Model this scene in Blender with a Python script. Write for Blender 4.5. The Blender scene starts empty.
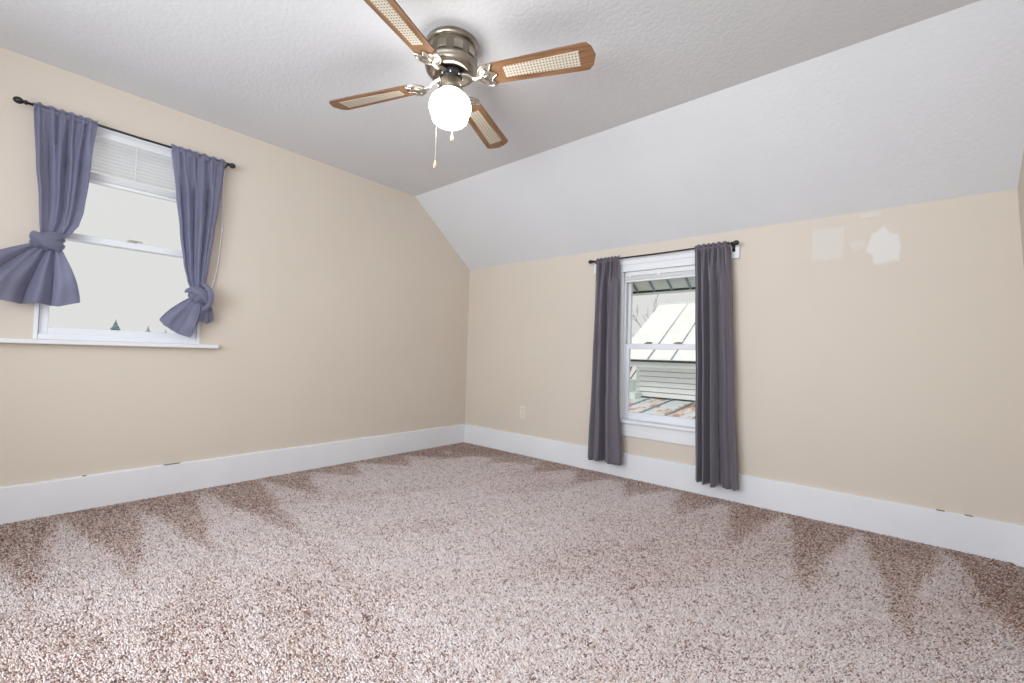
import bpy, bmesh, math, random
import numpy as np
from mathutils import Vector, Matrix
random.seed(7)
PI = math.pi
sc = bpy.context.scene
C = sc.collection

# ------------------------------------------------------------ camera
H, RUN, HB, XR, HK = 2.342, 0.7235, 0.185, 3.782, 1.78      # ceiling, slope run, baseboard, right wall, knee wall
YF = -4.25                                                   # wall behind the camera
cam_d = bpy.data.cameras.new('camera'); cam = bpy.data.objects.new('camera', cam_d); C.objects.link(cam)
cam_d.sensor_width = 36.0; cam_d.sensor_fit = 'HORIZONTAL'
cam_d.lens = 438.75 / 1024 * 36.0
cam_d.clip_start = 0.02; cam_d.clip_end = 300
rt = Vector((0.75920828, 0.65014926, 0.03014521)); up = Vector((-0.00248679, -0.0434188, 0.99905386)); fw = Vector((-0.650843, 0.75856493, 0.03134713))
cam.matrix_world = Matrix(((rt.x, up.x, -fw.x, 3.3113), (rt.y, up.y, -fw.y, -3.1500), (rt.z, up.z, -fw.z, 0.9060), (0, 0, 0, 1)))
sc.camera = cam

# ------------------------------------------------------------ sky, light, exposure
sc.view_settings.view_transform = 'Standard'; sc.view_settings.look = 'None'
sc.view_settings.exposure = 0.0; sc.view_settings.gamma = 1.0; sc.view_settings.use_curve_mapping = False
w = bpy.data.worlds.new('overcast_sky'); sc.world = w; w.use_nodes = True
bg = w.node_tree.nodes['Background']; bg.inputs[0].default_value = (0.765, 0.765, 0.755, 1); bg.inputs[1].default_value = 1.0

def area(name, loc, rot, sx, sy, power, col, spread=180):
    l = bpy.data.lights.new(name, 'AREA'); l.shape = 'RECTANGLE'; l.size = sx; l.size_y = sy; l.energy = power; l.color = col; l.spread = math.radians(spread)
    o = bpy.data.objects.new(name, l); C.objects.link(o); o.location = loc; o.rotation_euler = rot
    return o
# added fill lights, out of view behind the camera and in the right-hand wall
area('fill_behind', (2.35, YF - 0.02, 1.42), (PI/2 + math.radians(4), 0, math.radians(3)), 2.36, 1.36, 67, (0.87, 0.955, 1.05), 150)
area('fill_right', (XR + 0.05, -3.72, 1.3), (PI/2, 0, PI/2), 0.72, 1.66, 11, (0.87, 0.955, 1.05))

# sun-type lamp added to brighten the wing and roofs outside the far window
sun_d = bpy.data.lights.new('wing_fill_light', 'SUN'); sun_d.energy = 1.1; sun_d.angle = math.radians(30); sun_d.color = (1.0, 0.99, 0.97)
sun = bpy.data.objects.new('wing_fill_light', sun_d); C.objects.link(sun); sun.rotation_euler = (math.radians(42), 0, 0)

# ------------------------------------------------------------ node materials
def new_mat(name):
    m = bpy.data.materials.new(name); m.use_nodes = True
    nt = m.node_tree; return m, nt, nt.nodes, nt.links, nt.nodes['Principled BSDF']
def setp(b, col=None, rough=None, metal=None, spec=None):
    if col is not None: b.inputs['Base Color'].default_value = (*col, 1)
    if rough is not None: b.inputs['Roughness'].default_value = rough
    if metal is not None: b.inputs['Metallic'].default_value = metal
    if spec is not None: b.inputs['Specular IOR Level'].default_value = spec
def noise_mat(name, c1, c2, scale, rough=0.5, metal=0, bump=0.0, bscale=None, dist=0.002, spec=0.5, detail=4, stretch=None, lo=.35, hi=.65):
    m, nt, N, L, b = new_mat(name); setp(b, c1, rough, metal, spec)
    tc = N.new('ShaderNodeTexCoord'); mp = N.new('ShaderNodeMapping'); L.new(tc.outputs['Object'], mp.inputs[0])
    if stretch: mp.inputs['Scale'].default_value = stretch
    n = N.new('ShaderNodeTexNoise'); n.inputs['Scale'].default_value = scale; n.inputs['Detail'].default_value = detail
    L.new(mp.outputs[0], n.inputs['Vector'])
    r = N.new('ShaderNodeValToRGB'); r.color_ramp.elements[0].color = (*c1, 1); r.color_ramp.elements[1].color = (*c2, 1)
    r.color_ramp.elements[0].position = lo; r.color_ramp.elements[1].position = hi
    L.new(n.outputs['Fac'], r.inputs[0]); L.new(r.outputs[0], b.inputs['Base Color'])
    if bump:
        n2 = N.new('ShaderNodeTexNoise'); n2.inputs['Scale'].default_value = bscale or scale; n2.inputs['Detail'].default_value = 5
        L.new(mp.outputs[0], n2.inputs['Vector'])
        bm = N.new('ShaderNodeBump'); bm.inputs['Strength'].default_value = bump; bm.inputs['Distance'].default_value = dist
        L.new(n2.outputs['Fac'], bm.inputs['Height']); L.new(bm.outputs[0], b.inputs['Normal'])
    return m
WALL = (0.68, 0.595, 0.505)
M = {}
LEAN = 0.045
M['wall'] = noise_mat('beige_wall_paint', WALL, (0.70, 0.615, 0.52), 1.3, 0.55, bump=0.25, bscale=90, dist=0.001, spec=0.3)
M['ceiling'] = noise_mat('white_textured_ceiling', (0.75, 0.75, 0.76), (0.77, 0.77, 0.78), 2.0, 0.8, bump=0.55, bscale=55, dist=0.003, spec=0.15)
M['white_trim'] = noise_mat('white_trim_paint', (0.80, 0.80, 0.815), (0.84, 0.84, 0.85), 3, 0.4, bump=0.15, bscale=14, dist=0.002)
M['white_vinyl'] = noise_mat('white_vinyl', (0.80, 0.81, 0.84), (0.82, 0.83, 0.86), 5, 0.35)
M['white_plastic'] = noise_mat('white_plastic', (0.80, 0.80, 0.80), (0.84, 0.84, 0.84), 5, 0.35)
M['cream_plastic'] = noise_mat('cream_plastic', (0.76, 0.69, 0.58), (0.78, 0.71, 0.60), 5, 0.35)
M['slot'] = noise_mat('dark_slot', (0.06, 0.05, 0.04), (0.09, 0.07, 0.06), 5, 0.6)
M['gap_brown'] = noise_mat('shadowy_gap_brown', (0.16, 0.13, 0.10), (0.22, 0.18, 0.14), 5, 0.8)
M['black_metal'] = noise_mat('black_metal', (0.012, 0.011, 0.012), (0.022, 0.02, 0.02), 20, 0.35, spec=0.5)
M['nickel'] = noise_mat('antique_nickel', (0.27, 0.235, 0.19), (0.42, 0.375, 0.31), 16, 0.28, metal=1.0, bump=0.1, bscale=60, dist=0.001)
M['nickel_bright'] = noise_mat('polished_nickel', (0.62, 0.58, 0.52), (0.74, 0.70, 0.64), 30, 0.2, metal=1.0)
M['nickel_cast'] = noise_mat('cast_nickel', (0.40, 0.36, 0.31), (0.60, 0.56, 0.50), 25, 0.36, metal=1.0)
M['nickel_dark'] = noise_mat('dark_hub_metal', (0.03, 0.03, 0.035), (0.06, 0.06, 0.07), 30, 0.4, metal=0.6)
M['knob_wood'] = noise_mat('pale_knob_wood', (0.66, 0.42, 0.24), (0.74, 0.52, 0.33), 60, 0.4)
M['chain'] = noise_mat('brass_chain', (0.62, 0.55, 0.45), (0.78, 0.72, 0.62), 60, 0.35, metal=0.6)
M['wood'] = noise_mat('oak_blade_wood', (0.20, 0.095, 0.043), (0.38, 0.205, 0.10), 7, 0.42, bump=0.1, bscale=20, dist=0.0008, stretch=(1, 12, 12), lo=.3, hi=.7)
M['wood_edge'] = noise_mat('dark_blade_edge', (0.16, 0.08, 0.045), (0.24, 0.12, 0.06), 9, 0.5, stretch=(1, 8, 8))

def cane_mat():
    m, nt, N, L, b = new_mat('woven_cane'); setp(b, (0.7, 0.62, 0.5), 0.6)
    tc = N.new('ShaderNodeTexCoord'); mp = N.new('ShaderNodeMapping'); mp.inputs['Scale'].default_value = (72, 72, 0.0)
    L.new(tc.outputs['Object'], mp.inputs[0])
    v = N.new('ShaderNodeTexVoronoi'); v.inputs['Scale'].default_value = 1.0; v.inputs['Randomness'].default_value = 0.0
    L.new(mp.outputs[0], v.inputs['Vector'])
    r = N.new('ShaderNodeValToRGB'); r.color_ramp.elements[0].position = 0.20; r.color_ramp.elements[1].position = 0.32
    r.color_ramp.elements[0].color = (0.30, 0.20, 0.13, 1); r.color_ramp.elements[1].color = (0.74, 0.67, 0.55, 1)
    L.new(v.outputs['Distance'], r.inputs[0]); L.new(r.outputs[0], b.inputs['Base Color'])
    return m
M['cane'] = cane_mat()

def fabric(name, c, tr, k):
    m, nt, N, L, b = new_mat(name); setp(b, c, 0.5, 0, 0.35)
    b.inputs['Sheen Weight'].default_value = 0.6; b.inputs['Sheen Roughness'].default_value = 0.4
    tc = N.new('ShaderNodeTexCoord'); n = N.new('ShaderNodeTexNoise'); n.inputs['Scale'].default_value = 260; n.inputs['Detail'].default_value = 2
    L.new(tc.outputs['Object'], n.inputs['Vector'])
    bm = N.new('ShaderNodeBump'); bm.inputs['Strength'].default_value = 0.2; bm.inputs['Distance'].default_value = 0.0006
    L.new(n.outputs['Fac'], bm.inputs['Height']); L.new(bm.outputs[0], b.inputs['Normal'])
    t = N.new('ShaderNodeBsdfTranslucent'); t.inputs[0].default_value = (*tr, 1)
    mx = N.new('ShaderNodeMixShader'); mx.inputs[0].default_value = k
    L.new(b.outputs[0], mx.inputs[1]); L.new(t.outputs[0], mx.inputs[2]); L.new(mx.outputs[0], N['Material Output'].inputs[0])
    return m
M['curtain'] = fabric('plum_grey_satin', (0.135, 0.115, 0.14), (0.16, 0.16, 0.22), 0.08)
M['curtain_backlit'] = fabric('backlit_blue_grey_satin', (0.22, 0.215, 0.265), (0.72, 0.74, 0.92), 0.52)  # same cloth, base lightened and blued to carry the window backlight

def glass_mat():
    m, nt, N, L, b = new_mat('window_glass')
    g = N.new('ShaderNodeBsdfGlossy'); g.inputs['Roughness'].default_value = 0.02
    t = N.new('ShaderNodeBsdfTransparent'); t.inputs[0].default_value = (0.985, 0.99, 0.985, 1)
    mx = N.new('ShaderNodeMixShader'); mx.inputs[0].default_value = 0.006
    L.new(t.outputs[0], mx.inputs[1]); L.new(g.outputs[0], mx.inputs[2]); L.new(mx.outputs[0], N['Material Output'].inputs[0])
    return m
M['glass'] = glass_mat()
def blind_mat():
    m, nt, N, L, b = new_mat('white_blind_slat'); setp(b, (0.88, 0.88, 0.88), 0.45)
    t = N.new('ShaderNodeBsdfTranslucent'); t.inputs[0].default_value = (0.95, 0.95, 0.95, 1)
    mx = N.new('ShaderNodeMixShader'); mx.inputs[0].default_value = 0.8
    L.new(b.outputs[0], mx.inputs[1]); L.new(t.outputs[0], mx.inputs[2]); L.new(mx.outputs[0], N['Material Output'].inputs[0])
    return m
M['slat'] = blind_mat()
def globe_mat():
    m, nt, N, L, b = new_mat('lit_opal_glass'); setp(b, (0.95, 0.95, 0.95), 0.3)
    b.inputs['Emission Color'].default_value = (1.0, 0.985, 0.97, 1); b.inputs['Emission Strength'].default_value = 14.0
    return m
M['globe'] = globe_mat()
# outside
M['siding'] = noise_mat('white_clapboard', (0.93, 0.96, 0.96), (0.96, 0.98, 0.98), 4, 0.6)
M['lap_shade'] = noise_mat('grey_lap_shade', (0.40, 0.42, 0.42), (0.5, 0.52, 0.52), 9, 0.8)  # backing colour stands in for the shadow lines under the laps
M['fascia'] = noise_mat('pale_fascia', (0.74, 0.80, 0.80), (0.82, 0.86, 0.86), 4, 0.5)
M['dark_gutter'] = noise_mat('dark_gutter', (0.015, 0.02, 0.025), (0.04, 0.05, 0.06), 10, 0.5)
M['pale_roof'] = noise_mat('pale_metal_roof', (0.93, 0.92, 0.90), (0.99, 0.98, 0.97), 2.5, 0.7, spec=0.2)
M['seam'] = noise_mat('blue_grey_seam', (0.20, 0.27, 0.30), (0.34, 0.42, 0.45), 9, 0.5)
M['soffit'] = noise_mat('green_grey_soffit', (0.78, 0.90, 0.86), (0.86, 0.95, 0.92), 5, 0.6)
M['pale_spruce'] = noise_mat('frosted_needles', (0.36, 0.45, 0.47), (0.62, 0.68, 0.68), 1.5, 0.9)
M['bark'] = noise_mat('grey_bark', (0.16, 0.15, 0.15), (0.30, 0.28, 0.27), 30, 0.9)
M['spruce'] = noise_mat('spruce_needles', (0.12, 0.23, 0.25), (0.32, 0.46, 0.48), 1.5, 0.9)
M['bounce_ground'] = noise_mat('pale_bounce_ground', (0.84, 0.85, 0.86), (0.90, 0.90, 0.90), .3, 0.9)  # out-of-view ground made pale to bounce light onto the soffit
M['bare_crown'] = noise_mat('bare_winter_twigs', (0.42, 0.42, 0.41), (0.6, 0.6, 0.58), 2, 0.9)
def rusty():
    m, nt, N, L, b = new_mat('rusty_metal_roof'); setp(b, (0.6, 0.6, 0.6), 0.6)
    tc = N.new('ShaderNodeTexCoord'); mp = N.new('ShaderNodeMapping'); mp.inputs['Scale'].default_value = (1.6, 0.7, 1)
    L.new(tc.outputs['Object'], mp.inputs[0])
    n = N.new('ShaderNodeTexNoise'); n.inputs['Scale'].default_value = 2.4; n.inputs['Detail'].default_value = 7; n.inputs['Roughness'].default_value = 0.65
    L.new(mp.outputs[0], n.inputs['Vector'])
    r = N.new('ShaderNodeValToRGB'); e = r.color_ramp.elements
    e[0].position = 0.40; e[0].color = (0.66, 0.74, 0.77, 1); e[1].position = 0.66; e[1].color = (0.36, 0.13, 0.08, 1)
    k = e.new(0.50); k.color = (0.80, 0.78, 0.76, 1); k = e.new(0.56); k.color = (0.60, 0.40, 0.32, 1)
    L.new(n.outputs['Fac'], r.inputs[0]); L.new(r.outputs[0], b.inputs['Base Color'])
    return m
M['rusty_roof'] = rusty()

# ------------------------------------------------------------ object helpers
def finish(name, bm, mat, parent=None, smooth=False, bevel=0, solid=0):
    me = bpy.data.meshes.new(name); bmesh.ops.recalc_face_normals(bm, faces=bm.faces[:]); bm.to_mesh(me); bm.free()
    mats = mat if isinstance(mat, (list, tuple)) else [mat]
    for x in mats: me.materials.append(M[x])
    if smooth:
        for p in me.polygons: p.use_smooth = True
    o = bpy.data.objects.new(name, me); C.objects.link(o)
    if parent: o.parent = parent
    if solid:
        s = o.modifiers.new('thick', 'SOLIDIFY'); s.thickness = solid; s.offset = 0
    if bevel:
        b = o.modifiers.new('bevel', 'BEVEL'); b.width = bevel; b.segments = 2; b.limit_method = 'ANGLE'
    return o
def box(bm, x0, x1, y0, y1, z0, z1, mi=0):
    x0, x1 = sorted((x0, x1)); y0, y1 = sorted((y0, y1)); z0, z1 = sorted((z0, z1))
    v = [bm.verts.new(p) for p in ((x0,y0,z0),(x1,y0,z0),(x1,y1,z0),(x0,y1,z0),(x0,y0,z1),(x1,y0,z1),(x1,y1,z1),(x0,y1,z1))]
    for f in ((0,3,2,1),(4,5,6,7),(0,1,5,4),(1,2,6,5),(2,3,7,6),(3,0,4,7)):
        fc = bm.faces.new([v[i] for i in f]); fc.material_index = mi
def prism(bm, pts, axis, a, b, mi=0):
    """extrude a 2-D outline along an axis: axis 'x' -> pts are (y,z); 'y' -> (x,z); 'z' -> (x,y)"""
    def P(p, t): return {'x': (t, p[0], p[1]), 'y': (p[0], t, p[1]), 'z': (p[0], p[1], t)}[axis]
    A = [bm.verts.new(P(p, a)) for p in pts]; B = [bm.verts.new(P(p, b)) for p in pts]
    n = len(pts); fs = [bm.faces.new(A[::-1]), bm.faces.new(B)]
    for i in range(n): fs.append(bm.faces.new((A[i], A[(i+1)%n], B[(i+1)%n], B[i])))
    for f in fs: f.material_index = mi
def lathe(bm, prof, n=40, c=(0, 0, 0), axis='z', mod=None):
    rings = []
    for r, z in prof:
        ring = []
        for i in range(n):
            a = 2*PI*i/n; rr = r*(mod(a, r, z) if mod else 1)
            q = (rr*math.cos(a), rr*math.sin(a), z)
            if axis == 'x': q = (q[2], q[0], q[1])
            if axis == 'y': q = (q[0], q[2], q[1])
            ring.append(bm.verts.new((c[0]+q[0], c[1]+q[1], c[2]+q[2])))
        rings.append(ring)
    for A, B in zip(rings, rings[1:]):
        for i in range(n): bm.faces.new((A[i], A[(i+1)%n], B[(i+1)%n], B[i]))
    if prof[0][0] > 1e-4: bm.faces.new(rings[0][::-1])
    if prof[-1][0] > 1e-4: bm.faces.new(rings[-1])
    bmesh.ops.remove_doubles(bm, verts=[v for r in rings for v in r], dist=1e-5)
def tube(bm, pts, rad, n=10, flat=None):
    pts = [Vector(p) for p in pts]; rings = []
    rads = rad if isinstance(rad, (list, tuple)) else [rad]*len(pts)
    prev = None
    for i, p in enumerate(pts):
        t = (pts[min(i+1, len(pts)-1)] - pts[max(i-1, 0)]).normalized()
        ref = prev if prev else (Vector((0, 0, 1)) if abs(t.z) < .9 else Vector((1, 0, 0)))
        s = t.cross(ref).normalized(); u = s.cross(t).normalized(); prev = u
        ring = []
        for k in range(n):
            a = 2*PI*k/n; fs, fu = flat if flat else (1, 1)
            ring.append(bm.verts.new(p + s*math.cos(a)*rads[i]*fs + u*math.sin(a)*rads[i]*fu))
        rings.append(ring)
    for A, B in zip(rings, rings[1:]):
        for i in range(n): bm.faces.new((A[i], A[(i+1)%n], B[(i+1)%n], B[i]))
    bm.faces.new(rings[0][::-1]); bm.faces.new(rings[-1])
def ball(bm, c, r, sx=1, sy=1, sz=1):
    bmesh.ops.create_uvsphere(bm, u_segments=20, v_segments=12, radius=r, matrix=Matrix.Translation(c) @ Matrix.Diagonal((sx, sy, sz, 1)))
def empty(name, loc=(0, 0, 0), rz=0):
    o = bpy.data.objects.new(name, None); C.objects.link(o); o.location = loc; o.rotation_euler = (0, 0, rz); o.empty_display_size = .1
    return o
def tag(o, label=None, cat=None, group=None, kind=None):
    if label: o['label'] = label
    if cat: o['category'] = cat
    if group: o['group'] = group
    if kind: o['kind'] = kind
    return o
def struct(name, bm, mat, **k): return tag(finish(name, bm, mat, **k), kind='structure')

# ------------------------------------------------------------ room shell
T = 0.16
def carpet_base():
    m, nt, N, L, b = new_mat('carpet_backing'); setp(b, (0.42, 0.32, 0.28), 1.0, 0, 0.0)
    tc = N.new('ShaderNodeTexCoord'); n = N.new('ShaderNodeTexNoise'); n.inputs['Scale'].default_value = 140; n.inputs['Detail'].default_value = 3
    L.new(tc.outputs['Object'], n.inputs['Vector'])
    r = N.new('ShaderNodeValToRGB'); r.color_ramp.elements[0].color = (0.22, 0.15, 0.12, 1); r.color_ramp.elements[1].color = (0.62, 0.52, 0.48, 1)
    r.color_ramp.elements[0].position = .4; r.color_ramp.elements[1].position = .6
    L.new(n.outputs['Fac'], r.inputs[0]); L.new(r.outputs[0], b.inputs['Base Color'])
    return m
M['carpet'] = carpet_base()
bm = bmesh.new(); box(bm, -T, XR+T+.1, YF-T, T, -0.12, -0.004); floor = struct('floor', bm, 'carpet')

# left wall (x = 0) with window opening; the last piece follows the sloped ceiling
WY0, WY1, WZ0, WZ1 = -3.043, -2.328, 0.915, 2.108
bm = bmesh.new()
box(bm, -T, 0, YF-T, WY0, -0.1, H+.05); box(bm, -T, 0, WY1, -RUN, -0.1, H+.05)
box(bm, -T, 0, WY0, WY1, -0.1, WZ0); box(bm, -T, 0, WY0, WY1, WZ1, H+.05)
prism(bm, [(-RUN, -0.1), (T, -0.1), (T, HK-.08), (0.0, HK+.04), (-RUN, H+.05)], 'x', -T, 0)
struct('wall_left', bm, 'wall')
# far wall (y = 0) with window opening
WX0, WX1, VZ0, VZ1 = 1.728, 2.350, 0.415, 1.60
bm = bmesh.new()
box(bm, 0, WX0, 0, T, -0.1, HK+.03); box(bm, WX1, XR+.12, 0, T, -0.1, HK+.03)
box(bm, WX0, WX1, 0, T, -0.1, VZ0); box(bm, WX0, WX1, 0, T, VZ1, HK+.03)
wall_back = struct('wall_back', bm, 'wall')
bm = bmesh.new()
prism(bm, [(-3.34, -0.1), (T, -0.1), (T, HK-.08), (0.0, HK+.04), (-RUN, H+.05), (-3.34, H+.05)], 'x', XR, XR+T)
box(bm, XR, XR+T, YF-T, -4.10, -.1, H+.05); box(bm, XR, XR+T, -4.10, -3.34, -.1, .45); box(bm, XR, XR+T, -4.10, -3.34, 2.15, H+.05)  # opening added for the second fill light, out of view
for v in bm.verts: v.co.x += LEAN*(HK-v.co.z)      # the old wall leans out a little towards the floor
struct('wall_right', bm, 'wall')
bm = bmesh.new()       # wall behind the camera with an opening added for the fill light
box(bm, 0, 1.13, YF-T, YF, -0.1, H+.05); box(bm, 3.57, XR+.12, YF-T, YF, -0.1, H+.05)
box(bm, 1.13, 3.57, YF-T, YF, -0.1, .68); box(bm, 1.13, 3.57, YF-T, YF, 2.16, H+.05)
struct('wall_front', bm, 'wall')
bm = bmesh.new()
for a_, b_, c_, d_ in ((1.05, 1.135, .62, 2.22), (3.565, 3.65, .62, 2.22), (1.135, 3.565, .62, .685), (1.135, 3.565, 2.155, 2.22)): box(bm, a_, b_, YF-.001, YF+.018, c_, d_)
struct('fill_opening_trim', bm, 'white_trim')  # trim round the added light opening, never in view
k = (H-HK)/RUN
bm = bmesh.new()
prism(bm, [(YF-T, H), (-RUN, H), (0, HK), (T, HK-k*T), (T, HK-k*T+.14), (0, HK+.14), (-RUN, H+.12), (YF-T, H+.12)], 'x', -T, XR+T)
struct('ceiling', bm, 'ceiling')

# baseboards: tall painted boards whose top edge wanders a little
def baseboard(name, axis, a, b, side):
    bm = bmesh.new(); n = 90; rnd = random.Random(len(name))
    row = []
    for i in range(n+1):
        t = a + (b-a)*i/n
        zt = HB + 0.0012*math.sin(t*9.1) + 0.0015*(rnd.random()-.5)
        prof = ((0, -0.02), (0.019, -0.02), (0.019, zt-.006), (0.015, zt-.001), (0, zt))
        row.append([bm.verts.new((p[0]*side if axis == 'y' else t, t if axis == 'y' else -p[0], p[1]) if side > 0 or axis == 'x' else (XR-p[0]+LEAN*(HK-p[1]), t, p[1])) for p in prof])
    for A, B in zip(row, row[1:]):
        for q in range(5): bm.faces.new((A[q], A[(q+1) % 5], B[(q+1) % 5], B[q]))
    bm.faces.new(row[0]); bm.faces.new(row[-1])
    return struct(name, bm, 'white_trim')
baseboard('baseboard_left', 'y', YF, 0, 1)
baseboard('baseboard_back', 'x', 0.02, XR+.08, 1)
baseboard('baseboard_right', 'y', YF, -0.02, -1)

# little dark gaps where the baseboards have pulled away from the plaster
for nm, bx_ in (('baseboard_left', ((-3.19, -3.175, .172, .175), (-2.83, -2.815, HB-.0005, HB+.001), (-2.48, -2.40, HB-.001, HB+.0006))), ('baseboard_back', ((3.50, 3.53, HB-.0005, HB+.001), (3.60, 3.63, HB-.0005, HB+.001)))):
    par = bpy.data.objects[nm]
    for a_, b_, c_, d_ in bx_:
        bm = bmesh.new()
        if nm.endswith('left'): box(bm, .004, .0198, a_, b_, c_, d_)
        else: box(bm, a_, b_, -.0198, -.004, c_, d_)
        finish('dark_gap', bm, 'gap_brown', par)

# spackled repair patches on the far wall (thin filler skimmed over the paint, fading at the edge)
def patch_mat(name, col):
    m, nt, N, L, b = new_mat(name); setp(b, col, 0.7, 0, 0.2)
    at = N.new('ShaderNodeAttribute'); at.attribute_name = 'cover'
    mx = N.new('ShaderNodeMix'); mx.data_type = 'RGBA'; mx.inputs[6].default_value = (0.69, 0.605, 0.5125, 1); mx.inputs[7].default_value = (*col, 1)
    L.new(at.outputs['Fac'], mx.inputs[0]); L.new(mx.outputs[2], b.inputs['Base Color'])
    return m
M['spackle'] = patch_mat('white_spackle', (0.765, 0.73, 0.69))
M['spackle_thin'] = patch_mat('thin_spackle', (0.72, 0.665, 0.60))
def patch(pts, mat, label, inner=.66):
    cx = sum(p[0] for p in pts)/len(pts); cz = sum(p[1] for p in pts)/len(pts)
    P = []
    for i, p in enumerate(pts):
        q = pts[(i+1) % len(pts)]; rn = random.Random(i*7+len(pts))
        for s in range(4):
            t = s/4; x = p[0]+(q[0]-p[0])*t; z = p[1]+(q[1]-p[1])*t; j = 1+(rn.random()-.5)*.07
            P.append((cx+(x-cx)*j, cz+(z-cz)*j))
    bm = bmesh.new(); lay = bm.verts.layers.float.new('cover')
    cv = bm.verts.new((cx, -0.0016, cz)); cv[lay] = 1
    rings = []
    for s, cov, y in ((inner, 1, -.0016), (1.0, 0.0, -.0004)):
        rg = []
        for x, z in P:
            v = bm.verts.new((cx+(x-cx)*s, y, cz+(z-cz)*s)); v[lay] = cov; rg.append(v)
        rings.append(rg)
    n = len(P)
    for i in range(n):
        bm.faces.new((cv, rings[0][i], rings[0][(i+1) % n])); bm.faces.new((rings[0][i], rings[1][i], rings[1][(i+1) % n], rings[0][(i+1) % n]))
    o = finish('spackle_patch', bm, mat, parent=wall_back); o['label'] = label
patch([(2.955, 1.735), (3.125, 1.722), (3.125, 1.512), (2.955, 1.508)], 'spackle_thin', 'faint square filler patch', .80)
patch([(3.235, 1.655), (3.262, 1.665), (3.292, 1.695), (3.315, 1.655), (3.36, 1.63), (3.375, 1.56), (3.365, 1.475), (3.25, 1.455), (3.235, 1.52), (3.205, 1.545)], 'spackle', 'bright ragged filler patch', .80)
patch([(3.13, 1.60), (3.165, 1.625), (3.215, 1.62), (3.225, 1.575), (3.165, 1.55)], 'spackle_thin', 'small round filler patch')
patch([(3.175, 1.775), (3.29, 1.775), (3.285, 1.735), (3.19, 1.735)], 'spackle_thin', 'faint filler smear under the ceiling line', .7)

# ------------------------------------------------------------ window 1 (left wall)
def sash(name, root, plane, ax, a0, a1, z0, z1, st, rail_b, rail_t, dep, mat='white_vinyl'):
    """ax 'y': window in the x = const wall; ax 'x': window in the y = const wall. plane = inner face, dep = outward depth"""
    bm = bmesh.new()
    def bx(u0, u1, w0, w1, d0=0, d1=dep):
        if ax == 'y': box(bm, plane-d1, plane-d0, u0, u1, w0, w1)
        else: box(bm, u0, u1, plane+d0, plane+d1, w0, w1)
    bx(a0, a0+st, z0, z1); bx(a1-st, a1, z0, z1); bx(a0+st, a1-st, z0, z0+rail_b); bx(a0+st, a1-st, z1-rail_t, z1)
    s = finish(name, bm, mat, root, bevel=.003)
    bm = bmesh.new(); d = dep*.5
    if ax == 'y': box(bm, plane-d-.003, plane-d, a0+st-.005, a1-st+.005, z0+rail_b-.005, z1-rail_t+.005)
    else: box(bm, a0+st-.005, a1-st+.005, plane+d, plane+d+.003, z0+rail_b-.005, z1-rail_t+.005)
    finish('pane', bm, 'glass', s)
    return s
win = tag(empty('window_1', (0, 0, 0)), kind='structure')
bm = bmesh.new()   # outer frame lining the opening
box(bm, -.13, 0.002, WY0, WY0+.016, WZ0, WZ1); box(bm, -.13, 0.002, WY1-.016, WY1, WZ0, WZ1)
box(bm, -.13, 0.002, WY0+.016, WY1-.016, WZ1-.03, WZ1); box(bm, -.13, -.002, WY0+.016, WY1-.016, WZ0, WZ0+.03)
finish('window_frame', bm, 'white_vinyl', win, bevel=.002)
ls = sash('lower_sash', win, -.018, 'y', WY0+.017, WY1-.017, .944, 1.492, .036, .036, .036, .032)
sash('upper_sash', win, -.056, 'y', WY0+.017, WY1-.017, 1.456, WZ1-.03, .036, .036, .04, .032)
bm = bmesh.new(); box(bm, -.034, -.012, -2.70, -2.655, 1.492, 1.499); tube(bm, [(-.022, -2.69, 1.502), (-.022, -2.65, 1.503), (-.018, -2.63, 1.50)], .004)
finish('sash_lock', bm, 'nickel_bright', ls)
bm = bmesh.new(); box(bm, -.012, .052, -3.185, -2.235, .892, .915)
finish('window_sill', bm, 'white_trim', win, bevel=.004)

# raised mini blind in window 1
bl = tag(empty('window_blind', (-.0, -2.685, 2.07)), 'white mini blind half raised in the left window between the knotted curtains', 'window blind')
def rel(o, par):           # keep world coordinates while parenting
    o.parent = par; o.matrix_parent_inverse = Matrix.Translation(par.location).inverted(); return o
y0, y1 = WY0+.02, WY1-.02
bm = bmesh.new(); box(bm, -.016, .012, y0, y1, 2.042, 2.076); rel(finish('headrail', bm, 'white_plastic', bevel=.002), bl)
bm = bmesh.new()
for i in range(10):
    z = 2.030 - i*.0197; s = math.sin(math.radians(28)); c = math.cos(math.radians(28)); wv = .0125
    prism(bm, [(-wv*c, z-wv*s), (0, z+.0022), (wv*c, z+wv*s), (0, z+.0032)], 'y', y0+.003, y1-.003)
rel(finish('slats', bm, 'slat'), bl)
bm = bmesh.new()
for i in range(9): box(bm, -.013, .011, y0+.003, y1-.003, 1.800+i*.0042, 1.8032+i*.0042)
rel(finish('stacked_slats', bm, 'white_plastic'), bl)
bm = bmesh.new(); box(bm, -.014, .012, y0, y1, 1.780, 1.798); rel(finish('bottom_rail', bm, 'white_plastic', bevel=.003), bl)
for y in (y0+.10, -2.685, y1-.10):
    bm = bmesh.new()
    for x in (-.0145, .0125): box(bm, x-.0006, x+.0006, y-.001, y+.001, 1.79, 2.045)
    box(bm, -.0145, .0125, y-.001, y+.001, 1.787, 1.790)
    rel(finish('ladder_cord', bm, 'white_plastic'), bl)
bm = bmesh.new()
cp = [(.01, -2.36, 2.05), (.055, -2.30, 2.064), (.060, -2.262, 2.07), (.05, -2.256, 2.04), (.02, -2.247, 1.95), (.012, -2.242, 1.8), (.012, -2.242, 1.66), (.012, -2.25, 1.50), (.014, -2.262, 1.38), (.02, -2.285, 1.27), (.03, -2.31, 1.20)]
tube(bm, cp, .0034, 8); rel(finish('pull_cord', bm, 'white_plastic', smooth=True), bl)
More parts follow.
